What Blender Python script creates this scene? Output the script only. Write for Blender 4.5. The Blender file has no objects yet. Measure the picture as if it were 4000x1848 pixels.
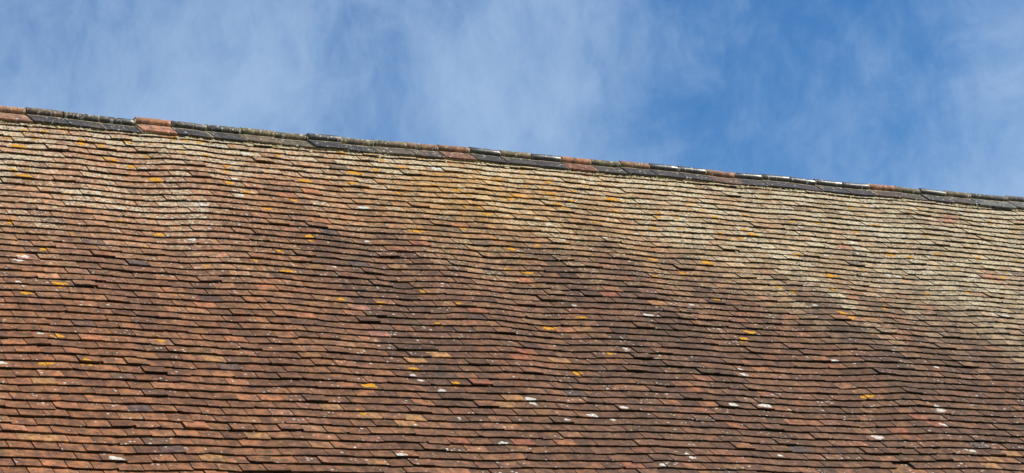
import bpy, math, random
from mathutils import Vector, Matrix, noise as mn

random.seed(7)
mn.seed_set(5)
SC = bpy.context.scene
COL = SC.collection

# ------------------------------------------------------------------ camera
# the roof's own frame: q = (along the ridge, down the slope, into the roof), metres
PITCH = math.radians(46)
CP, SP = math.cos(PITCH), math.sin(PITCH)
F_PX = 9914.13
ROT = Vector((-1.0373687, -0.4829971, -0.2061796))
T = Vector((-3.4015411, -0.8351241, 20.2560237))
M = Matrix.Rotation(ROT.length, 3, ROT.normalized())          # roof frame -> camera (x right, y down, z forward)
CQ = -(M.transposed() @ T)                                     # camera position in the roof frame


def q2w(q):
    return Vector((q[0], -CP * q[1] + SP * q[2], -SP * q[1] - CP * q[2]))


Z0 = 1.6 - q2w(CQ).z                                           # eye height 1.6 m above the ground


def W(u, v, h=0.0):
    """a point on the front slope: u along the ridge, v down the slope, h out of the roof"""
    p = q2w((u, v, -h))
    return (p.x, p.y, p.z + Z0)


cam_d = bpy.data.cameras.new('camera')
cam = bpy.data.objects.new('camera', cam_d)
COL.objects.link(cam)
right, down, fwd = [q2w(M.row[i]) for i in range(3)]
cam.matrix_world = Matrix(((right.x, -down.x, -fwd.x, 0), (right.y, -down.y, -fwd.y, 0), (right.z, -down.z, -fwd.z, 0), (0, 0, 0, 1)))
cw = q2w(CQ)
cam.location = (cw.x, cw.y, cw.z + Z0)
cam_d.sensor_width = 36
cam_d.lens = F_PX / 4000 * 36
cam_d.clip_start = 0.1
cam_d.clip_end = 6000
SC.camera = cam

# ------------------------------------------------------------------ sky and sun
SUN_EL, SUN_AZ = math.radians(35), math.radians(61)            # azimuth from the roof's outward direction (-Y) towards +X
sun_dir = Vector((math.cos(SUN_EL) * math.sin(SUN_AZ), -math.cos(SUN_EL) * math.cos(SUN_AZ), math.sin(SUN_EL)))
world = bpy.data.worlds.new('World')
SC.world = world
world.use_nodes = True


class NT:
    def __init__(s, tree):
        s.t = tree
        tree.nodes.clear()

    def n(s, typ, **kw):
        nd = s.t.nodes.new(typ)
        for k, v in kw.items():
            if k.startswith('i_'):
                nd.inputs[k[2:]].default_value = v
            else:
                setattr(nd, k, v)
        return nd

    def l(s, a, b):
        s.t.links.new(a, b)

    def _in(s, nd, i, x):
        if isinstance(x, (int, float)):
            nd.inputs[i].default_value = x
        else:
            s.l(x, nd.inputs[i])

    def m(s, op, a, b=0.0, c=0.0, clamp=False):
        nd = s.n('ShaderNodeMath', operation=op, use_clamp=clamp)
        s._in(nd, 0, a); s._in(nd, 1, b)
        if len(nd.inputs) > 2:
            s._in(nd, 2, c)
        return nd.outputs[0]

    def step(s, x, lo, hi, a=0.0, b=1.0):
        nd = s.n('ShaderNodeMapRange', interpolation_type='SMOOTHSTEP')
        s._in(nd, 0, x); s._in(nd, 1, lo); s._in(nd, 2, hi)
        nd.inputs[3].default_value = a; nd.inputs[4].default_value = b
        return nd.outputs[0]

    def mix(s, f, a, b, mode='MIX'):
        nd = s.n('ShaderNodeMix', data_type='RGBA', blend_type=mode)
        s._in(nd, 0, f)
        for i, x in ((6, a), (7, b)):
            if isinstance(x, tuple):
                nd.inputs[i].default_value = (*x, 1.0)
            else:
                s.l(x, nd.inputs[i])
        return nd.outputs[2]

    def noise(s, vec, scale, detail=3, rough=.5, dist=0.0):
        nd = s.n('ShaderNodeTexNoise')
        s.l(vec, nd.inputs['Vector'])
        nd.inputs['Scale'].default_value = scale
        nd.inputs['Detail'].default_value = detail
        nd.inputs['Roughness'].default_value = rough
        nd.inputs['Distortion'].default_value = dist
        return nd.outputs[0]

    def mapping(s, vec, scale=(1, 1, 1), rot=(0, 0, 0), loc=(0, 0, 0)):
        nd = s.n('ShaderNodeMapping')
        s.l(vec, nd.inputs[0])
        nd.inputs['Scale'].default_value = scale
        nd.inputs['Rotation'].default_value = rot
        nd.inputs['Location'].default_value = loc
        return nd.outputs[0]


w = NT(world.node_tree)
sky = w.n('ShaderNodeTexSky', sky_type='NISHITA')
sky.sun_disc = False
sky.sun_elevation = SUN_EL
sky.sun_rotation = math.pi - SUN_AZ
sky.altitude = 50
sky.air_density = 1.0
sky.dust_density = 0.25
sky.ozone_density = 2.2
tc = w.n('ShaderNodeTexCoord')
D = tc.outputs['Generated']


def dot(vec):
    nd = w.n('ShaderNodeVectorMath', operation='DOT_PRODUCT')
    w.l(D, nd.inputs[0])
    nd.inputs[1].default_value = vec
    return nd.outputs['Value']


# thin high cloud, drawn on the dome in a fixed frame that looks north over the ridge
ax, ay, az = dot(right), dot(-down), dot(fwd)
comb = w.n('ShaderNodeCombineXYZ')
w.l(ax, comb.inputs[0]); w.l(ay, comb.inputs[1]); w.l(az, comb.inputs[2])
S = comb.outputs[0]


def blob(cx, cy, rx, ry, lean=0.0):
    """soft bank of cirrus centred on a direction"""
    dx = w.m('SUBTRACT', ax, cx)
    dy = w.m('SUBTRACT', ay, cy)
    dx = w.m('MULTIPLY_ADD', dy, -lean, dx)
    d2 = w.m('ADD', w.m('POWER', w.m('ABSOLUTE', w.m('DIVIDE', dx, rx)), 2.0), w.m('POWER', w.m('ABSOLUTE', w.m('DIVIDE', dy, ry)), 2.0))
    return w.m('EXPONENT', w.m('MULTIPLY', d2, -1.0))


wisps = w.noise(w.mapping(S, (1.0, .72, 1), (0, 0, math.radians(-32))), 17, 10, .62, .5)
broad = w.noise(w.mapping(S, (1, .7, 1), loc=(.3, .1, 0)), 5.0, 3, .5, .2)
fine = w.noise(w.mapping(S, (1, .7, 1), (0, 0, math.radians(-40))), 60, 8, .66, .6)
banks = w.m('ADD', w.m('MULTIPLY', blob(-.17, .03, .17, .2), .75), w.m('MULTIPLY', blob(.012, .075, .038, .09, .15), .62))
banks = w.m('ADD', banks, w.m('MULTIPLY', blob(.21, .04, .05, .12, .25), .95))
gap = blob(.105, .05, .05, .085, .42)
banks = w.m('SUBTRACT', banks, w.m('MULTIPLY', gap, .42))
dens = w.m('ADD', w.m('MULTIPLY', wisps, .95), w.m('MULTIPLY', broad, .5))
dens = w.m('ADD', dens, w.m('MULTIPLY', fine, .42))
dens = w.m('ADD', dens, w.m('MULTIPLY', banks, .33))
cloud = w.step(dens, .70, 1.50)
cloud = w.m('MULTIPLY', cloud, .70)
hs = w.n('ShaderNodeHueSaturation')
hs.inputs['Hue'].default_value = .507
hs.inputs['Saturation'].default_value = 1.38
w.l(sky.outputs[0], hs.inputs['Color'])
skycol = w.mix(cloud, hs.outputs[0], (3.7, 5.0, 6.8))
bg = w.n('ShaderNodeBackground')
bg.inputs['Strength'].default_value = 0.088
w.l(skycol, bg.inputs['Color'])
out = w.n('ShaderNodeOutputWorld')
w.l(bg.outputs[0], out.inputs['Surface'])

sd = bpy.data.lights.new('sun', 'SUN')
sun = bpy.data.objects.new('sun', sd)
COL.objects.link(sun)
sun.rotation_euler = sun_dir.to_track_quat('Z', 'Y').to_euler()
sun.location = (0, -10, 30)
sd.energy = 5.0
sd.angle = math.radians(.53)
sd.color = (1.0, .92, .79)
vs = SC.view_settings
vs.view_transform = 'Standard'
vs.look = 'None'
vs.exposure = 0.5
vs.gamma = 1.0
SC.render.engine = 'CYCLES'


# ------------------------------------------------------------------ helpers
def lerp(a, b, t):
    return a + (b - a) * t


def mixc(a, b, t):
    return tuple(lerp(x, y, t) for x, y in zip(a, b))


def clamp(x, a=0.0, b=1.0):
    return max(a, min(b, x))


def sstep(x, a, b):
    t = clamp((x - a) / (b - a))
    return t * t * (3 - 2 * t)


def table(x, xs, ys):
    if x <= xs[0]:
        return ys[0]
    for i in range(1, len(xs)):
        if x <= xs[i]:
            return lerp(ys[i - 1], ys[i], (x - xs[i - 1]) / (xs[i] - xs[i - 1]))
    return ys[-1]


def project(u, v, h=0.0):
    P = M @ Vector((u, v, -h)) + T
    return 2000 + F_PX * P.x / P.z, 924 + F_PX * P.y / P.z, P.z


GA = 0.0954396          # course gauge
TW = 0.168              # tile width and joint
U0 = -0.4710606         # a ridge joint
RL = 0.305994           # ridge tile length
# how far the old roof sags (in courses) down three lines of the slope
SAG_V = [-1, 0, 6, 12, 18, 22, 26, 30, 35, 40, 50, 60]
SAG = [[.3, .35, .4, .55, .45, .4, .35, .2, .05, .2, .2, .1],
       [.45, .55, .65, .78, .75, .6, .38, .32, .02, -.15, -.28, -.2],
       [.7, .68, .5, .78, .45, 0, -.05, -.08, .1, .05, -.12, -.1]]


def sag(u, v):
    n = v / GA
    s = [table(n, SAG_V, r) for r in SAG]
    lean = -1.2 - .0 * v
    return table(u, [-1.2, 3.4, 8.6], s) if True else lean


def H(u, v):
    """out-of-plane height of the battens"""
    h = -.055 * sag(u, v)
    k = .35 + .65 * clamp(v / .5)
    h += k * .026 * mn.noise(Vector((u * 1.05 + .1 * v, v * .42, 1.7)))
    h += k * .011 * mn.noise(Vector((u * 2.3, v * .55, 9.2)))
    h += .0045 * mn.noise(Vector((u * 5.0, v * 2.0, 4.2)))
    return h


def px2uv(x, y):
    d = M.transposed() @ Vector(((x - 2000) / F_PX, (y - 924) / F_PX, 1.0))
    u = v = 0.0
    h = 0.02
    for _ in range(5):
        k = (-h - CQ.z) / d.z
        u, v = CQ.x + d.x * k, CQ.y + d.y * k
        h = H(u, v) + .02
    return u, v


def new_mesh(name, verts, faces, uvs=None, tint=None, grow=None):
    me = bpy.data.meshes.new(name)
    me.from_pydata(verts, [], faces)
    if uvs is not None:
        at = me.attributes.new('roof_uv', 'FLOAT_VECTOR', 'POINT')
        at.data.foreach_set('vector', [c for p in uvs for c in (p[0], p[1], p[2])])
    for nm, dat in (('tint', tint), ('growth', grow)):
        if dat is not None:
            at = me.attributes.new(nm, 'FLOAT_COLOR', 'POINT')
            at.data.foreach_set('color', [c for p in dat for c in p])
    me.update()
    return me


def link(name, me, mat, parent=None, kind=None, label=None):
    ob = bpy.data.objects.new(name, me)
    COL.objects.link(ob)
    if mat and not me.materials:
        me.materials.append(mat)
    if parent:
        ob.parent = parent
    if kind:
        ob['kind'] = kind
    if label:
        ob['label'] = label
    return ob


def box(verts, faces, x0, x1, y0, y1, z0, z1):
    b = len(verts)
    verts += [(x, y, z) for z in (z0, z1) for y in (y0, y1) for x in (x0, x1)]
    faces += [tuple(b + i for i in f) for f in ((0, 2, 3, 1), (4, 5, 7, 6), (0, 1, 5, 4), (2, 6, 7, 3), (0, 4, 6, 2), (1, 3, 7, 5))]


def principled(name):
    m = bpy.data.materials.new(name)
    m.use_nodes = True
    t = NT(m.node_tree)
    b = t.n('ShaderNodeBsdfPrincipled')
    o = t.n('ShaderNodeOutputMaterial')
    t.l(b.outputs[0], o.inputs[0])
    return m, t, b


def attr(t, name):
    return t.n('ShaderNodeAttribute', attribute_name=name)


# ------------------------------------------------------------------ materials
def clay_material():
    m, t, b = principled('weathered_clay')
    uv = attr(t, 'roof_uv').outputs['Vector']
    tint = attr(t, 'tint').outputs['Color']
    g = attr(t, 'growth')
    sep = t.n('ShaderNodeSeparateColor')
    t.l(g.outputs['Color'], sep.inputs[0])
    cover, dots, gloss = sep.outputs[0], sep.outputs[1], sep.outputs[2]
    # firing and weathering mottles
    mott = t.noise(uv, 14, 4, .6)
    c = t.mix(t.step(mott, .35, .68), t.mix(1.0, tint, (.55, .58, .66), 'MULTIPLY'), t.mix(1.0, tint, (1.38, 1.26, 1.10), 'MULTIPLY'))
    sand = t.noise(uv, 120, 3, .6)
    c = t.mix(t.step(sand, .35, .7, 0, .75), c, t.mix(1.0, c, (.55, .52, .5), 'MULTIPLY'))
    # black algae
    alg = t.noise(t.mapping(uv, (1, .7, 1), loc=(3, 1, 0)), 20, 6, .7)
    c = t.mix(t.m('MULTIPLY', t.step(alg, .52, .66), .68), c, (.05, .038, .030))
    # greenish film
    gr = t.noise(t.mapping(uv, (1, 1, 1), loc=(8, 4, 0)), 9, 4, .6)
    c = t.mix(t.m('MULTIPLY', t.m('MULTIPLY', t.step(gr, .5, .72), .55), t.m('MULTIPLY_ADD', cover, 1.15, .15)), c, (.235, .19, .07))
    # crusts of pale lichen
    l1 = t.noise(uv, 36, 5, .72, .3)
    l2 = t.noise(uv, 17, 3, .55)
    ls = t.m('ADD', t.m('MULTIPLY', l1, .78), t.m('MULTIPLY', l2, .22))
    thr = t.m('MULTIPLY_ADD', cover, -.165, .620)
    lf = t.step(ls, thr, t.m('ADD', thr, .045))
    lc = t.mix(t.step(t.noise(uv, 45, 3, .6), .38, .62), (.33, .285, .18), (.63, .585, .43))
    c = t.mix(t.m('MULTIPLY', lf, t.m('MULTIPLY_ADD', cover, .2, .66)), c, lc)
    # small round grey-white spots
    vo = t.n('ShaderNodeTexVoronoi', feature='F1')
    t.l(t.mapping(uv, (1, 1, 1)), vo.inputs['Vector'])
    vo.inputs['Scale'].default_value = 30
    vs_ = t.n('ShaderNodeSeparateColor')
    t.l(vo.outputs['Color'], vs_.inputs[0])
    rad = t.m('MULTIPLY', t.m('POWER', vs_.outputs[0], 2.4), t.m('MULTIPLY', dots, .36))
    wob = t.m('MULTIPLY_ADD', t.noise(uv, 90, 2), .16, -.08)
    spot = t.step(t.m('ADD', vo.outputs['Distance'], wob), t.m('ADD', rad, .04), t.m('SUBTRACT', rad, .04))
    spot = t.m('MULTIPLY', spot, t.step(vs_.outputs[0], .42, .5))
    c = t.mix(t.m('MULTIPLY', spot, .75), c, (.50, .48, .43))
    # tiny orange specks
    vo2 = t.n('ShaderNodeTexVoronoi', feature='F1')
    t.l(t.mapping(uv, (1, 1, 1), loc=(5, 5, 0)), vo2.inputs['Vector'])
    vo2.inputs['Scale'].default_value = 17
    v2 = t.n('ShaderNodeSeparateColor')
    t.l(vo2.outputs['Color'], v2.inputs[0])
    r2 = t.m('MULTIPLY', t.step(v2.outputs[1], .86, .99), t.m('MULTIPLY', cover, .34))
    sp2 = t.step(vo2.outputs['Distance'], t.m('ADD', r2, .02), t.m('SUBTRACT', r2, .05))
    sp2 = t.m('MULTIPLY', sp2, t.step(r2, .02, .06))
    c = t.mix(t.m('MULTIPLY', sp2, .8), c, (.50, .24, .03))
    t.l(c, b.inputs['Base Color'])
    t.l(t.m('MULTIPLY_ADD', gloss, -.55, .92), b.inputs['Roughness'])
    t.l(t.m('MULTIPLY_ADD', gloss, .4, .25), b.inputs['Specular IOR Level'])
    bp = t.n('ShaderNodeBump')
    bp.inputs['Strength'].default_value = .55
    bp.inputs['Distance'].default_value = .003
    t.l(t.m('ADD', t.noise(uv, 70, 4, .65), t.m('MULTIPLY', lf, .35)), bp.inputs['Height'])
    t.l(bp.outputs[0], b.inputs['Normal'])
    return m


def plain(name, c1, c2, scale, rough=.95, bump=.4, dist=.004):
    m, t, b = principled(name)
    o = t.n('ShaderNodeTexCoord').outputs['Object']
    n1 = t.noise(o, scale, 5, .62)
    t.l(t.mix(t.step(n1, .35, .68), c1, c2), b.inputs['Base Color'])
    b.inputs['Roughness'].default_value = rough
    b.inputs['Specular IOR Level'].default_value = .2
    bp = t.n('ShaderNodeBump')
    bp.inputs['Strength'].default_value = bump
    bp.inputs['Distance'].default_value = dist
    t.l(t.noise(o, scale * 3, 4, .6), bp.inputs['Height'])
    t.l(bp.outputs[0], b.inputs['Normal'])
    return m


M_CLAY = clay_material()
M_ORANGE = plain('orange_lichen', (.38, .17, .012), (.66, .33, .03), 90)
M_WHITE = plain('white_lichen', (.34, .32, .27), (.66, .65, .59), 60)
M_MORTAR = plain('lime_mortar', (.26, .21, .11), (.54, .47, .30), 45)
M_DECK = plain('old_battens', (.035, .025, .018), (.07, .05, .035), 20)
M_GRASS = plain('grass_ground', (.035, .06, .015), (.07, .09, .03), .8)
M_BRICK = plain('brick_wall', (.20, .08, .05), (.34, .15, .09), 9)
M_BIRD = plain('dark_feathers', (.01, .01, .01), (.02, .02, .02), 30)

# ------------------------------------------------------------------ ground
R_ = 3000.0
ground = link('ground', new_mesh('ground', [(-R_, -R_, 0), (R_, -R_, 0), (R_, R_, 0), (-R_, R_, 0)], [(0, 1, 2, 3)]), M_GRASS, kind='structure')

# ------------------------------------------------------------------ building
bld = bpy.data.objects.new('old_building', None)
COL.objects.link(bld)
bld['label'] = 'old building with a long steep roof of mottled clay tiles under a blue sky'
bld['category'] = 'building'

UA, UB = -3.6, 11.9
V_APEX, V_EAVE = -.20, 57 * GA
ex, ey, ez = W(0, V_EAVE)
rx_, ry_, rz_ = W(0, V_APEX)
back_y = ry_ + (ry_ - ey)
vv, ff = [], []
box(vv, ff, UA + .15, UB - .15, ey + .25, ey + .50, 0, ez - .02)
box(vv, ff, UA + .15, UB - .15, back_y - .50, back_y - .25, 0, ez - .02)
link('wall', new_mesh('wall', vv, ff), M_BRICK, bld)
for ug in (UA + .15, UB - .4):                         # gable ends
    y0, y1 = ey + .502, back_y - .502
    ym = ry_
    zt = ez + (y0 - ey) * SP / CP - .14
    vv = [(x, y, z) for x in (ug, ug + .25) for (y, z) in ((y0, 0), (y1, 0), (y1, zt), (ym, rz_ - .16), (y0, zt))]
    ff = [(0, 1, 2, 3, 4), (9, 8, 7, 6, 5)] + [(i, i + 5, (i + 1) % 5 + 5, (i + 1) % 5) for i in range(5)]
    link('gable_wall', new_mesh('gable_wall', vv, ff), M_BRICK, bld)

# the boarding under the tiles, sagging with the rafters
vv, ff = [], []
NU, NV = 120, 50
for j in range(NV + 1):
    for i in range(NU + 1):
        u, v = lerp(UA, UB, i / NU), lerp(V_APEX, V_EAVE - .03, j / NV)
        vv.append(W(u, v, H(u, v) - .012))
for j in range(NV):
    for i in range(NU):
        a = j * (NU + 1) + i
        ff.append((a, a + NU + 1, a + NU + 2, a + 1))
b0 = len(vv)
ap = [W(lerp(UA, UB, i / NU), V_APEX, H(lerp(UA, UB, i / NU), V_APEX) - .012) for i in range(NU + 1)]
for i in range(NU + 1):
    vv.append(ap[i]); vv.append((ap[i][0], back_y, ez - .012))
for i in range(NU):
    ff.append((b0 + 2 * i, b0 + 2 * i + 2, b0 + 2 * i + 3, b0 + 2 * i + 1))
roof = link('roof', new_mesh('roof', vv, ff), M_DECK, bld)

# ------------------------------------------------------------------ colour of the tiles, place by place
C_RED = (.30, .130, .065)
C_ORANGE = (.44, .19, .095)
C_BROWN = (.175, .083, .052)
C_DARK = (.095, .056, .042)
C_GREY = (.10, .085, .08)
C_OCHRE = (.40, .235, .095)
C_PINK = (.44, .22, .15)
C_BUFF = (.36, .20, .12)
C_STONE = (.33, .255, .155)

# tiles that stand out: (x, y in the 2576-pixel view, colour)
SPECIAL = [(228, 848, 'O'), (388, 868, 'B'), (568, 857, 'O'), (478, 1077, 'O'), (690, 1008, 'O'), (965, 846, 'P'), (1340, 893, 'R'),
           (780, 488, 'O'), (675, 728, 'O'), (915, 769, 'P'), (1440, 835, 'O'), (1305, 1113, 'R'), (1410, 1118, 'O'), (1030, 915, 'C'),
           (1085, 900, 'C'), (1130, 902, 'C'), (1020, 1058, 'C'), (1028, 1075, 'C'), (1255, 1020, 'C'), (2500, 1170, 'C'), (2485, 1150, 'C'),
           (2545, 1150, 'C'), (108, 967, 'C'), (515, 905, 'C'), (512, 1163, 'C'), (1400, 915, 'C'), (105, 1110, 'C'), (170, 1110, 'C'),
           (620, 1100, 'C'), (45, 648, 'P'), (1650, 766, 'C'), (1545, 740, 'R'), (500, 768, 'O'), (780, 790, 'O'), (860, 872, 'B'),
           (1215, 968, 'R'), (1305, 905, 'R'), (800, 1090, 'B'), (2390, 560, 'P'), (2480, 700, 'P'), (2380, 545, 'P'), (2130, 620, 'P'),
           (1080, 620, 'R'), (1130, 560, 'O'), (740, 497, 'O'), (1880, 470, 'S'), (590, 930, 'G'), (340, 1020, 'G'), (900, 665, 'G'),
           (460, 1138, 'G'), (1985, 1128, 'G'), (1150, 1120, 'R'), (2380, 1075, 'R'), (2320, 1055, 'R'), (1730, 985, 'R'), (1330, 700, 'O'),
           (2270, 1083, 'R'), (1600, 1165, 'R'), (1225, 790, 'R'), (820, 560, 'O'), (330, 668, 'G'), (1480, 830, 'C'), (2190, 800, 'C'),
           (1270, 1000, 'C'), (820, 1030, 'C'), (940, 1040, 'C')]
CODE = {'O': C_ORANGE, 'B': C_BUFF, 'P': C_PINK, 'R': (.31, .12, .07), 'C': (.42, .235, .105), 'G': (.085, .075, .078), 'S': C_STONE}
SPEC = []
for (x, y, c) in SPECIAL:
    u, v = px2uv(x * 1.5528, y * 1.5528)
    SPEC.append((u, v, CODE[c]))
HOLE = px2uv(3530, 1826)


def fbm(u, v, s):
    return mn.noise(Vector((u, v, s))) + .5 * mn.noise(Vector((2 * u, 2 * v, s + 3)))


def place_colour(u, v, rnd):
    x, y, z = project(u, v, H(u, v))
    X = x / 4000
    t = v / 4.8
    # cover of pale lichen: thick near the ridge, ragged lower edge
    tb = table(X, [-.1, 0, .15, .3, .45, .6, .75, .9, 1.0, 1.15], [.36, .36, .31, .26, .30, .32, .36, .44, .54, .6])
    amp = table(X, [0, .2, .35, .5, .62, .75, 1.0], [.82, .72, .66, .66, .80, .82, .72])
    us = u - .12 * v
    wob = .15 * fbm(us * 1.3, v * .3, 2.0) + .12 * fbm(us * 3.4, v * .35, 6.0) + .05 * fbm(u * 5, v * 3, 16.0)
    pale = amp * (1 - sstep(t + wob, tb - .16, tb + .12))
    pale = max(pale, .36 * (1 - sstep(t, .35, .75)) + .05)
    pale *= 1 + .35 * fbm(u * 2.2, v * 2.2, 11)
    if t < .035 + .02 * fbm(u * 3, 0, 3):
        pale = min(1.0, pale + .3)
    # colour of the clay itself
    low = mixc((.245, .115, .057), (.162, .085, .048), sstep(X, .0, .65))
    upl = mixc((.36, .195, .112), (.36, .228, .118), sstep(X, .15, .55))
    upl = mixc(upl, (.335, .262, .168), .9 * sstep(X, .6, .95))
    och = math.exp(-((X - .47) / .1) ** 2 - ((t - .1) / .16) ** 2)
    upl = mixc(upl, (.48, .275, .085), .8 * och)
    k = sstep(t + wob, tb - .12, tb + .22)
    c = mixc(upl, low, k)
    # dark runs washed down the slope
    st = fbm(us * 1.9, v * .16, 21)
    st2 = fbm(us * 4.2, v * .22, 31)
    act = sstep(t, tb - .1, tb + .06) * (1 - .45 * sstep(t, .6, 1.0))
    dk = clamp(.36 + .75 * st + 1.7 * st2) * act * (1 - .5 * math.exp(-(X / .22) ** 2))
    c = mixc(c, C_DARK, .72 * dk)
    pale *= 1 - .55 * dk * sstep(t, .1, .3)
    # brighter red clay at the bottom left
    c = mixc(c, C_RED, .42 * sstep(t, .45, .95) * (1 - sstep(X, .05, .35)))
    # each tile its own firing
    br = math.exp(rnd.gauss(0, .15))
    c = tuple(q * br for q in c)
    r = rnd.random()
    if r < .14:
        c = mixc(c, C_ORANGE, rnd.uniform(.08, .42))
    elif r < .19:
        c = mixc(c, C_OCHRE, rnd.uniform(.05, .25))
    elif r < .24:
        c = mixc(c, C_DARK, rnd.uniform(.15, .6))
    elif r < .25:
        c = mixc(c, C_GREY, rnd.uniform(.3, .7))
    elif r < .28:
        c = mixc(c, C_PINK, rnd.uniform(.1, .3))
    dots = .75 + .3 * fbm(u, v, 40) + rnd.uniform(-.35, .3)
    if rnd.random() < .15:
        dots *= .3
    pale = pale * rnd.uniform(.65, 1.25)
    spec = False
    for (su, sv, sc) in SPEC:
        if abs(u - su) < TW * .5 and abs(v - sv) < GA * .5:
            c = mixc(sc, c, .25)
            spec = True
            pale *= .45
            dots *= .5
    return c, clamp(pale, 0, 1), clamp(dots, 0, 1.2), spec


# ------------------------------------------------------------------ the clay tiles
COLS = 4
tiles = []


def make_tile(uc, i, rnd):
    """geometry of one tile whose lower edge lies on course i"""
    v0 = i * GA
    th = rnd.uniform(.0140, .0175)
    wd = TW - (rnd.uniform(.0015, .0045) if rnd.random() < .6 else rnd.uniform(.004, .0085))
    dv = rnd.gauss(0, .0024) + .0035 * mn.noise(Vector((uc * 1.3, i * 7.1, 2)))
    r = rnd.random()
    if r < .035:
        dv += rnd.uniform(.006, .016)
    elif r < .055:
        dv -= rnd.uniform(.004, .009)
    rot = rnd.gauss(0, .0095)
    lift = abs(rnd.gauss(0, .0024)) + (rnd.uniform(.004, .010) if rnd.random() < .08 else 0)
    roll = rnd.gauss(0, .014)
    camb = rnd.uniform(.0, .0022)
    cross = rnd.gauss(.0, .0012)
    pit = .0168 / GA
    Ln = .24
    chip = [0.0] * (COLS + 1)
    if rnd.random() < .16:
        if rnd.random() < .5:
            chip[0] = rnd.uniform(.004, .018)
        else:
            chip[-1] = rnd.uniform(.004, .018)
    ss = (0.0, .0035, .10, Ln)
    vs_, uvs = [], []
    seed = rnd.uniform(0, 60)
    seed2 = rnd.uniform(0, 60)

    def pt(a, s, dz):
        aa = a * math.cos(rot) - s * math.sin(rot)
        sv = s * math.cos(rot) + a * math.sin(rot)
        u, v = uc + aa, v0 + dv - sv
        hh = H(uc + a * .98, v0) * .5 + H(u, v) * .5
        z = hh + .0335 - s * pit + lift * (1 - s / Ln) + roll * a + camb * (1 - ((s - .05) / .08) ** 2) * (1 if s < .15 else 0) - cross * (2 * a / wd) ** 2 + dz
        vs_.append(W(u, v, z))
        uvs.append((u + seed, v + seed2, 0.0))

    for s in ss:
        for k in range(COLS + 1):
            a = lerp(-wd / 2, wd / 2, k / COLS)
            e = 0
            if s < .01:
                e = chip[k] + .0009 * math.sin(k * 2.3 + seed * 5)
            pt(a, s + e, -.0014 if s == 0 else 0)
    n1 = len(vs_)
    for k in range(COLS + 1):
        a = lerp(-wd / 2, wd / 2, k / COLS)
        pt(a, chip[k] + .0015, -th)
    for side in (-1, 1):
        for s in (.10, Ln):
            pt(side * wd / 2, s, -th)
    n2 = len(vs_)
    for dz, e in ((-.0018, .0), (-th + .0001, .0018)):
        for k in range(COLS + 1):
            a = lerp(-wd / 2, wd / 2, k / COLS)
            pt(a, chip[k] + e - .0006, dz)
    C1 = COLS + 1
    fs = []
    for j in range(3):
        for k in range(COLS):
            a = j * C1 + k
            fs.append((a, a + 1, a + C1 + 1, a + C1))
    for k in range(COLS):
        fs.append((n2 + C1 + k, n2 + C1 + k + 1, n2 + k + 1, n2 + k))
    Lb, Lm, Lt = n1, n1 + C1, n1 + C1 + 1
    Rb, Rm, Rt = n1 + COLS, n1 + C1 + 2, n1 + C1 + 3
    fs += [(Lb, 0, C1), (Lb, C1, 2 * C1, Lm), (Lm, 2 * C1, 3 * C1, Lt)]
    e = COLS
    fs += [(Rb, C1 + e, e), (Rb, Rm, 2 * C1 + e, C1 + e), (Rm, Rt, 3 * C1 + e, 2 * C1 + e)]
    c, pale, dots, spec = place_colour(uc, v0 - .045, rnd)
    edge_dark = rnd.uniform(.55, .97) if not spec else rnd.uniform(.0, .35)
    cb = mixc(c, (.022, .020, .012), edge_dark)                      # lower edge face mixed towards near-black, less on the standout tiles
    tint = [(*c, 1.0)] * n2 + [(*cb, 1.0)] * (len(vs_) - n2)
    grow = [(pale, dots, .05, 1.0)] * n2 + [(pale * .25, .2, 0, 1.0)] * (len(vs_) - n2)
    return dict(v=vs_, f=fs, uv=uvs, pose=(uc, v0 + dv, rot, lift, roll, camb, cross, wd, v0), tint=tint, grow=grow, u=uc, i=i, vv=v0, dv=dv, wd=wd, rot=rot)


rnd = random.Random(11)
for i in range(-1, 58):
    u = UA + .09 + (TW / 2 if i % 2 else 0) + rnd.uniform(-.012, .012)
    while u < UB - .08:
        if not (abs(u - HOLE[0]) < TW * .5 and abs(i * GA - .045 - HOLE[1]) < GA * .5):
            tiles.append(make_tile(u, i, rnd))
        u += TW + rnd.gauss(.0003, .0017)
        if rnd.random() < .01:
            u += rnd.uniform(.003, .008)

# the 300 that show largest become objects of their own
for tl in tiles:
    x, y, z = project(tl['u'], tl['vv'] - .04, H(tl['u'], tl['vv']))
    tl['z'] = z if (-20 < x < 4020 and y < 1850) else 1e9
tiles.sort(key=lambda a: a['z'])
for tl in tiles[:300]:
    cv = Vector(W(tl['u'], tl['vv'], .02))
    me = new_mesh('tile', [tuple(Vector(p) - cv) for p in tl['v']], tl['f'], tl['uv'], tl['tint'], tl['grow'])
    ob = link('tile', me, M_CLAY, roof)
    ob.location = cv
vv, ff, uu, tt, gg = [], [], [], [], []
for tl in tiles[300:]:
    b0 = len(vv)
    vv += tl['v']; uu += tl['uv']; tt += tl['tint']; gg += tl['grow']
    ff += [tuple(b0 + k for k in f) for f in tl['f']]
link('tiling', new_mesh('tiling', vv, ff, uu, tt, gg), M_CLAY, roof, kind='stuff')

# ------------------------------------------------------------------ ridge tiles
K = (.040, .040, .050)      # blue-black wing
KR = (.065, .065, .060)
OL = (.21, .185, .125)     # grown-over grey
OR = (.46, .235, .14)
BR = (.13, .075, .062)
PK = (.17, .12, .10)
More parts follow.
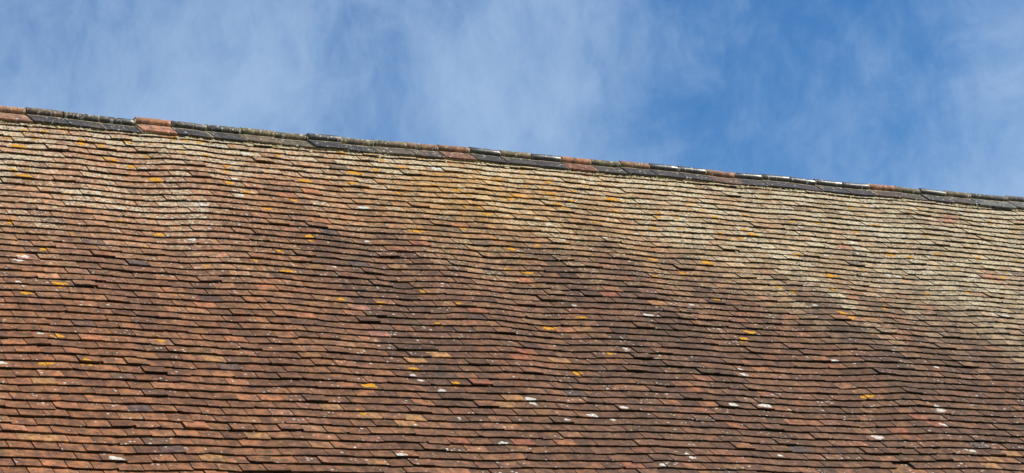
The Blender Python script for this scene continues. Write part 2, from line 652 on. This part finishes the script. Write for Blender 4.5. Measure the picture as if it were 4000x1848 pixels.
# roll colour, wing colour, gloss of the roll, lichen cover
RIDGE = {-3: (OL, K, .2, .5), -2: (KR, K, .4, .4), -1: (KR, K, .4, .4),
         0: (OR, (.30, .17, .12), 0, .55), 1: (PK, K, .1, .55), 2: (KR, K, .3, .6), 3: (KR, K, .75, .45), 4: (OR, (.42, .21, .14), 0, .35),
         5: (KR, K, .7, .45), 6: (KR, K, .5, .5), 7: (OL, (.15, .125, .09), 0, .5), 8: (OL, (.13, .115, .09), 0, .5), 9: (KR, K, .8, .35),
         10: (OL, K, .05, .5), 11: ((.20, .16, .11), (.10, .09, .075), 0, .5), 12: ((.30, .18, .12), (.09, .07, .065), 0, .4),
         13: ((.33, .19, .13), (.22, .115, .085), 0, .3), 14: (KR, K, .95, .15), 15: ((.22, .18, .125), (.06, .055, .055), 0, .4),
         16: (KR, K, .95, .15), 17: (OR, (.22, .10, .075), 0, .2), 18: (OL, (.06, .055, .055), 0, .4), 19: ((.36, .21, .14), K, 0, .35),
         20: (KR, K, .95, .15), 21: (KR, K, .95, .1), 22: ((.38, .21, .14), BR, 0, .2), 23: (KR, K, 1, .1), 24: (KR, K, 1, .1),
         25: (KR, K, 1, .1), 26: (KR, K, 1, .1), 27: (KR, K, .9, .1), 28: ((.40, .215, .14), (.10, .065, .06), 0, .15),
         29: ((.22, .19, .13), (.065, .055, .055), 0, .3), 30: (KR, K, .8, .15), 31: ((.22, .185, .13), (.06, .055, .057), 0, .25),
         32: ((.12, .115, .10), (.14, .155, .16), .2, .1), 33: ((.15, .145, .125), (.13, .13, .14), .15, .15),
         34: ((.14, .135, .12), (.13, .135, .14), .15, .15), 35: (OL, (.13, .13, .13), .1, .2), 36: (OL, (.12, .12, .13), .1, .2)}
rr = random.Random(3)
AP_V = -.168


def ridge_tile(k, ua, ub, roll_c, wing_c, gloss, cover):
    jog_v, jog_h = rr.gauss(0, .003), rr.gauss(0, .0038) + .002
    skew = rr.gauss(.032, .018)
    twist = rr.gauss(0, .006)
    seed = rr.uniform(0, 50)
    big = k >= 32
    rad = .0285 if not big else .026
    vlow = -.030 + (.014 if big else 0)
    # section, from the front wing's lower edge up over the roll and down behind: (v, h, roll?)
    sec = [(vlow, .040, 0), (vlow, .0555, 0), (vlow - .004, .0575, 0), (-.085, .056, 0), (AP_V + .046, .0535, 0), (AP_V + .038, .052, 2), (AP_V + .033, .052, 2)]
    cv, ch = AP_V - .004, .064
    for a in range(-35, 226, 20):
        ang = math.radians(a)
        sec.append((cv + rad * math.cos(ang), ch + rad * math.sin(ang), 1))
    n_front = len(sec)
    vs_, uvs, tt, gg, fs = [], [], [], [], []
    us = [ua, ua + .004, lerp(ua, ub, .35), lerp(ua, ub, .7), ub - .004, ub]
    # vertical back wing: mirrored about the apex in world space
    for j, u in enumerate(us):
        e = 1 if j in (0, len(us) - 1) else 0
        h0 = H(u, 0.0)
        um = (ua + ub) / 2
        for (v, h, isr) in sec:
            if e:
                h2 = h - .002
            else:
                h2 = h
            vs_.append(W(u + .032 * clamp((v - AP_V - .03) / .11, 0, 1), v + jog_v + skew * (u - um), h0 + h2 + jog_h + twist * (u - um)))
            uvs.append((u + seed, v * 1.3 + seed, 0))
            c = (wing_c, roll_c, (.30, .27, .19))[isr]
            tt.append((*c, 1.0))
            gg.append((cover * (1.0 if isr == 1 else .45), 1.0 if isr == 1 else .95, gloss if isr == 1 else (.3 if sum(c) < .3 else 0), 1))
        base = W(u, AP_V, h0 + .046 + jog_h)
        for dy, dz in ((.035, .02), (.13, -.09), (.13, -.105)):
            vs_.append((base[0], base[1] + dy, base[2] + dz))
            uvs.append((u + seed, dy + seed + 3, 0))
            tt.append((*wing_c, 1.0)); gg.append((cover * .4, .9, 0, 1))
    n = n_front + 3
    for j in range(len(us) - 1):
        for a in range(n - 1):
            p = j * n + a
            fs.append((p, p + n, p + n + 1, p + 1))
    # end caps: wing slab ends and the roll's end
    for j, flip in ((0, False), (len(us) - 1, True)):
        b0 = j * n
        inner = len(vs_)
        u = us[j]
        h0 = H(u, 0.0)
        um = (ua + ub) / 2
        vs_.append(W(u, AP_V + .02 + jog_v, h0 + .034 + jog_h + twist * (u - um)))
        uvs.append((u, 0, 0)); tt.append((.12, .09, .07, 1)); gg.append((.1, 0, 0, 1))
        for a in range(n - 1):
            f = (b0 + a, b0 + a + 1, inner)
            fs.append(f if not flip else f[::-1])
    me_v = vs_
    cvec = Vector(W((ua + ub) / 2, AP_V, 0))
    me = new_mesh('ridge_tile', [tuple(Vector(p) - cvec) for p in me_v], fs, uvs, tt, gg)
    # smooth only the roll
    ob = link('ridge_tile', me, M_CLAY, roof)
    ob.location = cvec
    me.polygons.foreach_set('use_smooth', [len(f) == 4 and 8 <= (f[0] % n) < n_front - 1 for f in fs])
    if k in (4, 17, 28):
        ob['label'] = {4: 'orange clay ridge tile between black ones', 17: 'orange clay ridge tile with a dark red wing', 28: 'orange clay ridge tile with a dark brown wing'}[k]
    return ob


joints = []
for k in range(-9, 37):
    if k <= 31:
        ua, ub = U0 + (k - 1) * RL, U0 + k * RL
    else:
        ua = U0 + 31 * RL + (k - 32) * .455
        ub = ua + .455
    if k < 0 and ua < UA:
        continue
    if ub > UB + .1:
        break
    joints.append(ua)
    rc, wc, gl, co = RIDGE.get(k, (KR, K, .5, .4))
    g = rr.uniform(.0035, .0065)
    ridge_tile(k, ua + g, ub - g, rc, wc, gl, co)


# mortar: squeezed out at the joints and bedding under the wings
def lumpy(vv, ff, pts, size, rj):
    """a small irregular lump at (u, v, h)"""
    u, v, h = pts
    b0 = len(vv)
    su, sv, sh = size
    for ring, (rad, z) in enumerate(((1.0, 0.0), (.8, .6))):
        for a in range(7):
            an = a * math.tau / 7
            q = rad * rj.uniform(.7, 1.2)
            vv.append(W(u + su * q * math.cos(an), v + sv * q * math.sin(an), h + sh * z * rj.uniform(.7, 1.2)))
    vv.append(W(u, v, h + sh))
    for a in range(7):
        c = (a + 1) % 7
        ff.append((b0 + a, b0 + c, b0 + 7 + c, b0 + 7 + a))
        ff.append((b0 + 7 + a, b0 + 7 + c, b0 + 14))


mv, mf = [], []
rj = random.Random(19)
for idx, uj in enumerate(joints[1:]):
    h0 = H(uj, 0)
    if rj.random() < .6:                                   # pointing that follows the joint over wing and roll
        wj = rj.uniform(.003, .006)
        path = [(-.030, .045), (-.033, .0575), (-.085, .056), (AP_V + .034, .051)]
        cv, ch = AP_V - .004, .064
        path += [(cv + .029 * math.cos(math.radians(a)), ch + .029 * math.sin(math.radians(a))) for a in range(-30, 200, 30)]
        b0 = len(mv)
        for (v, h) in path:
            e = rj.uniform(-.002, .002)
            e += .032 * clamp((v - AP_V - .03) / .11, 0, 1)
            mv.append(W(uj - wj + e, v, h0 + h + .001))
            mv.append(W(uj + wj + e, v, h0 + h + .001))
        for a in range(len(path) - 1):
            p = b0 + 2 * a
            mf.append((p, p + 1, p + 3, p + 2))
    for _ in range(rj.choice((1, 2, 4, 5))):
        lumpy(mv, mf, (uj + rj.gauss(0, .025), -.016 + rj.uniform(-.006, .022), H(uj, 0) + .028), (rj.uniform(.012, .034), rj.uniform(.008, .018), rj.uniform(.008, .018)), rj)
u = UA + .1
while u < UB - .1:                                           # bedding crumbs along the wing edge, patchy
    if mn.noise(Vector((u * 1.1, 3, 3))) > -.12:
        lumpy(mv, mf, (u, -.026 + rj.uniform(-.008, .016), H(u, 0) + .028), (rj.uniform(.012, .036), rj.uniform(.006, .017), rj.uniform(.006, .018)), rj)
    u += rj.uniform(.015, .05)
# continuous bed set back under the wings
b0 = len(mv)
N = 200
for a in range(N + 1):
    u = lerp(UA + .02, UB - .02, a / N)
    h0 = H(u, 0)
    j = rj.uniform(-.003, .003)
    for (v, h) in ((-.040 + j, .018), (-.044 + j, .044), (-.16, .042)):
        mv.append(W(u, v, h0 + h))
for a in range(N):
    for c in range(2):
        p = b0 + a * 3 + c
        mf.append((p, p + 3, p + 4, p + 1))
link('mortar', new_mesh('mortar', mv, mf), M_MORTAR, roof, kind='stuff')

# ------------------------------------------------------------------ lichen rosettes
ORANGE_AT = [(40, 370, 2.2), (110, 335, 1), (205, 362, 1.6), (255, 372, 1.5), (160, 326, 1), (285, 407, 1.4), (335, 423, 1.6), (262, 400, 1), (60, 447, 1.5),
             (85, 352, 1), (385, 453, 1.8), (400, 460, 1.3), (570, 420, 1.2), (577, 462, 1.6), (565, 432, 1.2), (762, 459, 1.7), (785, 462, 1.2), (650, 352, 2), (660, 357, 1.5),
             (470, 355, 1.3), (500, 356, 1.2), (440, 350, 1.4), (885, 437, 2.1), (900, 441, 1.5), (878, 463, 1.7), (855, 387, 1.5), (795, 365, 1.7), (768, 363, 1), (945, 430, 1.3),
             (960, 405, 1.3), (1010, 425, 1.2), (1145, 477, 1.7), (1180, 492, 1), (1290, 497, 2.2), (1410, 521, 1.6), (1385, 490, 1.6), (1440, 487, 1.4),
             (1435, 507, 1.3), (1545, 505, 2), (1530, 508, 1.5), (1375, 456, 1.6), (1225, 541, 1.4), (1165, 577, 1), (1245, 606, 1), (1282, 626, 1.5), (1350, 545, 1.1),
             (1350, 620, 1), (1045, 581, 1.8), (620, 487, 1.3), (735, 505, 1.4), (670, 525, 1.3), (775, 599, 1.6), (700, 634, 1), (108, 628, 1.4), (50, 641, 1),
             (402, 593, 1.6), (25, 558, 1), (147, 718, 1.5), (62, 740, 1.3), (1655, 541, 1), (1652, 549, 1.2), (1712, 577, 1.1), (1735, 512, 1), (1765, 531, 1.1), (1800, 551, 1.4),
             (1886, 596, 2.2), (1872, 583, 1.4), (1865, 600, 1), (1805, 590, 1), (1870, 545, 1), (1776, 665, 1.8), (1782, 660, 1.2), (1645, 655, 1.4), (1646, 577, 1.1), (1715, 690, 1.2), (1648, 700, 1.1),
             (1325, 685, 1.4), (1275, 682, 1), (1065, 735, 1.2), (957, 765, 1), (855, 755, 1.2), (716, 687, 1.2), (730, 686, 1), (1152, 768, 1), (1462, 802, 1),
             (1885, 840, 1.6), (1868, 856, 1.5), (1376, 826, 1.8), (1530, 889, 1.1), (1448, 936, 1.5), (1452, 942, 1.2), (1037, 933, 1.3), (932, 972, 1.8), (1147, 971, 1.3),
             (911, 1038, 1), (108, 915, 1.4), (128, 916, 1), (217, 914, 1.2), (142, 848, 1.5), (400, 855, 1.1), (1100, 820, 1), (2182, 996, 1.5), (2176, 1002, 1.3), (2330, 742, 1),
             (2090, 695, 1.8), (2078, 697, 1.3), (2120, 792, 1.7), (2133, 798, 1.8), (2200, 570, 1.1), (2240, 640, 1.3), (2330, 592, 1), (2150, 582, 1.1), (2400, 680, 1.2), (2460, 652, 1.1),
             (2490, 562, 1), (2520, 702, 1.2), (2355, 641, 1.1), (2430, 735, 1.2), (2222, 776, 1), (2165, 681, 1), (2285, 650, 1.2), (1955, 720, 1), (2005, 645, 1.3), (2140, 525, .9),
             (2550, 585, 1), (2560, 660, 1), (1700, 545, 1), (2050, 560, 1), (1990, 560, 1), (2095, 730, 1), (1995, 735, 1), (1800, 755, 1), (1545, 535, 1), (1500, 560, 1), (1475, 470, 1), (1320, 470, 1),
             (1250, 455, 1.2), (1200, 432, 1.1), (1100, 440, 1), (1060, 400, .9), (700, 395, 1), (520, 395, 1.1), (455, 385, 1), (370, 398, 1), (320, 360, 1.1), (30, 430, 1), (20, 345, 1), (60, 330, 1), (2315, 530, .9), (1210, 525, 1.1), (1005, 490, 1), (1090, 470, 1), (520, 672, .9), (640, 655, .9), (300, 560, .9)]
WHITE_AT = [(612, 380, 1.7), (590, 457, 1.5), (600, 487, 1.6), (505, 517, 1.8), (915, 527, 1.9), (480, 603, 1.2), (1092, 421, 1.8), (1735, 424, 1.0), (2197, 521, 1.2),
            (55, 646, 1.8), (45, 652, 1.2), (1740, 768, 1.0), (1623, 796, 1.5), (1635, 797, 1.2), (1850, 1024, 1.8), (1920, 1023, 2.1), (1335, 1010, 1.8), (1345, 1015, 1.2), (2360, 1028, 1.8), (2205, 1103, 2.0), (1493, 1048, 1.6), (1110, 986, 1.3),
            (1045, 952, 1.3), (1055, 955, 1.0), (1570, 876, 1.1), (1857, 932, 1), (1868, 945, 1.2), (1735, 1147, 1.3), (2440, 1132, 1.5), (1566, 1030, 1.3), (2375, 1071, 1.4),
            (2098, 911, 1.2), (1267, 1119, 1.2), (1003, 1151, 1.5), (285, 1157, 1.4), (300, 1160, 1.2), (5, 914, 1.2), (923, 609, 1), (2145, 612, 1.8), (1425, 1060, 1.0), (1960, 1150, 1.0), (1668, 1172, 1.1),
            (1350, 552, 1.2), (1380, 566, 1.2), (2230, 690, 1.3), (2260, 700, 1.0), (2530, 800, 1.6), (2500, 790, 1.3), (2355, 925, 1.0), (2050, 770, 1.0), (300, 530, 1), (1415, 607, 1), (850, 375, 1), (360, 430, 1), (1540, 1055, .9), (45, 715, 1), (100, 840, .9), (2010, 572, 1), (2075, 640, 1), (1600, 590, 1.1), (1520, 600, 1), (1440, 770, 1), (840, 670, .8)]


BY_COURSE = {}
for tl in tiles:
    BY_COURSE.setdefault(tl['i'], []).append(tl['pose'])


def rosette(vv, ff, u, v, r, rl, thick=.0022):
    """a flat irregular crust lying on whichever tile is there"""
    i = math.floor(v / GA) + 1
    row = BY_COURSE.get(i)
    if not row:
        return
    uc, vb, rot, lift, roll, camb, cross, wd, v0 = min(row, key=lambda q: abs(q[0] - u))
    cr, sr = math.cos(rot), math.sin(rot)
    a0 = clamp(u - uc, -wd / 2 + .5 * r, wd / 2 - .5 * r)
    s0 = clamp(vb - v, r * .45 + .003, max(r * .5 + .004, GA - .7 * r - .012))

    def P(a, s, z):
        a = clamp(a, -wd / 2, wd / 2)
        s = clamp(s, .0004, .2)
        uu, vx = uc + a * cr - s * sr, vb - (s * cr + a * sr)
        hh = H(uc + a * .98, v0) * .5 + H(uu, vx) * .5
        zz = hh + .0335 - s * (.0168 / GA) + lift * (1 - s / .24) + roll * a + camb * (1 - ((s - .05) / .08) ** 2) - cross * (2 * a / wd) ** 2
        return W(uu, vx, zz + z)

    b0 = len(vv)
    n = 12
    ph = rl.uniform(0, 6)
    ring = [1 + .2 * math.sin(3 * a * math.tau / n + ph) + rl.uniform(-.22, .18) for a in range(n)]
    for rad, z in ((1.0, -.001), (.93, thick * .8), (.45, thick)):
        for a in range(n):
            an = a * math.tau / n
            q = r * rad * ring[a]
            vv.append(P(a0 + 1.15 * q * math.cos(an), s0 - .85 * q * math.sin(an), z))
    vv.append(P(a0, s0, thick * .8))
    for k in range(2):
        for a in range(n):
            c = (a + 1) % n
            ff.append((b0 + k * n + a, b0 + k * n + c, b0 + (k + 1) * n + c, b0 + (k + 1) * n + a))
    for a in range(n):
        ff.append((b0 + 2 * n + a, b0 + 2 * n + (a + 1) % n, b0 + 3 * n))


rl = random.Random(23)
ov, of = [], []
for (x, y, s) in ORANGE_AT:
    u, v = px2uv(x * 1.5528, y * 1.5528)
    rosette(ov, of, u, v, .023 * s, rl)
    for _k in range(rl.choice((1, 2, 3))):
        an = rl.uniform(0, math.tau)
        rosette(ov, of, u + .032 * s * math.cos(an), v + .018 * s * math.sin(an), rl.uniform(.008, .015) * s, rl)
for _ in range(480):
    u = rl.uniform(UA + .3, UB - .3)
    v = abs(rl.gauss(0, 1.1)) + .03
    if v > 5.2:
        continue
    rosette(ov, of, u, v, rl.choice((.005, .006, .008, .009, .013)), rl)
link('orange_lichen', new_mesh('orange_lichen', ov, of), M_ORANGE, roof, kind='stuff')
ov, of = [], []
for (x, y, s) in WHITE_AT:
    u, v = px2uv(x * 1.5528, y * 1.5528)
    rosette(ov, of, u, v, .023 * s, rl, .0012)
    rosette(ov, of, u + rl.uniform(-.03, .03) * s, v + rl.uniform(-.012, .012), .013 * s, rl, .0012)
for _ in range(250):
    u = rl.uniform(UA + .3, UB - .3)
    v = rl.uniform(.03, 5.2)
    rosette(ov, of, u, v, rl.choice((.004, .005, .006, .008, .010, .013)), rl, .0012)
link('white_lichen', new_mesh('white_lichen', ov, of), M_WHITE, roof, kind='stuff')


# ------------------------------------------------------------------ two far-off birds
def bird(px, py, dist, span, label, yaw):
    d = (M.transposed() @ Vector(((px - 2000) / F_PX, (py - 924) / F_PX, 1.0))).normalized()
    p = q2w(CQ + d * dist)
    vv, ff = [], []
    body = [(-.5, .0), (-.3, .09), (0, .12), (.3, .08), (.5, .02)]
    for (x, r) in body:
        for a in range(6):
            an = a * math.tau / 6
            vv.append((r * math.cos(an) * span * .5, x * span * .5, r * math.sin(an) * span * .5))
    for k in range(4):
        for a in range(6):
            c = (a + 1) % 6
            ff.append((k * 6 + a, k * 6 + c, k * 6 + 6 + c, k * 6 + 6 + a))
    bo = bpy.data.objects.new('bird', None)
    COL.objects.link(bo)
    bo.location = (p.x, p.y, p.z + Z0)
    bo.rotation_euler = (math.radians(35), 0, yaw)
    bo['label'] = label
    bo['category'] = 'bird'
    bo['group'] = 'far-off birds in the sky'
    link('body', new_mesh('body', vv, ff), M_BIRD, bo)
    for s in (-1, 1):
        wv = [(s * .04 * span, .1 * span, .02 * span), (s * .04 * span, -.09 * span, .02 * span), (s * .28 * span, .1 * span, .09 * span),
              (s * .27 * span, -.07 * span, .09 * span), (s * .5 * span, -.06 * span, .05 * span), (s * .3 * span, -.02 * span, .1 * span)]
        lo = [(x, y, z - .012 * span) for x, y, z in wv]
        f = [(0, 1, 3, 2), (2, 3, 4)]
        ff2 = f + [tuple(i + 6 for i in reversed(q)) for q in f] + [(0, 2, 8, 6), (2, 4, 10, 8), (4, 3, 9, 10), (3, 1, 7, 9)]
        link('wing', new_mesh('wing', wv + lo, ff2), M_BIRD, bo)


bird(3040, 282, 420, .30, 'tiny dark bird high in the clear blue between the clouds', .4)
bird(2938, 686, 300, .16, 'tiny dark speck of a bird just above the ridge tiles', 1.1)
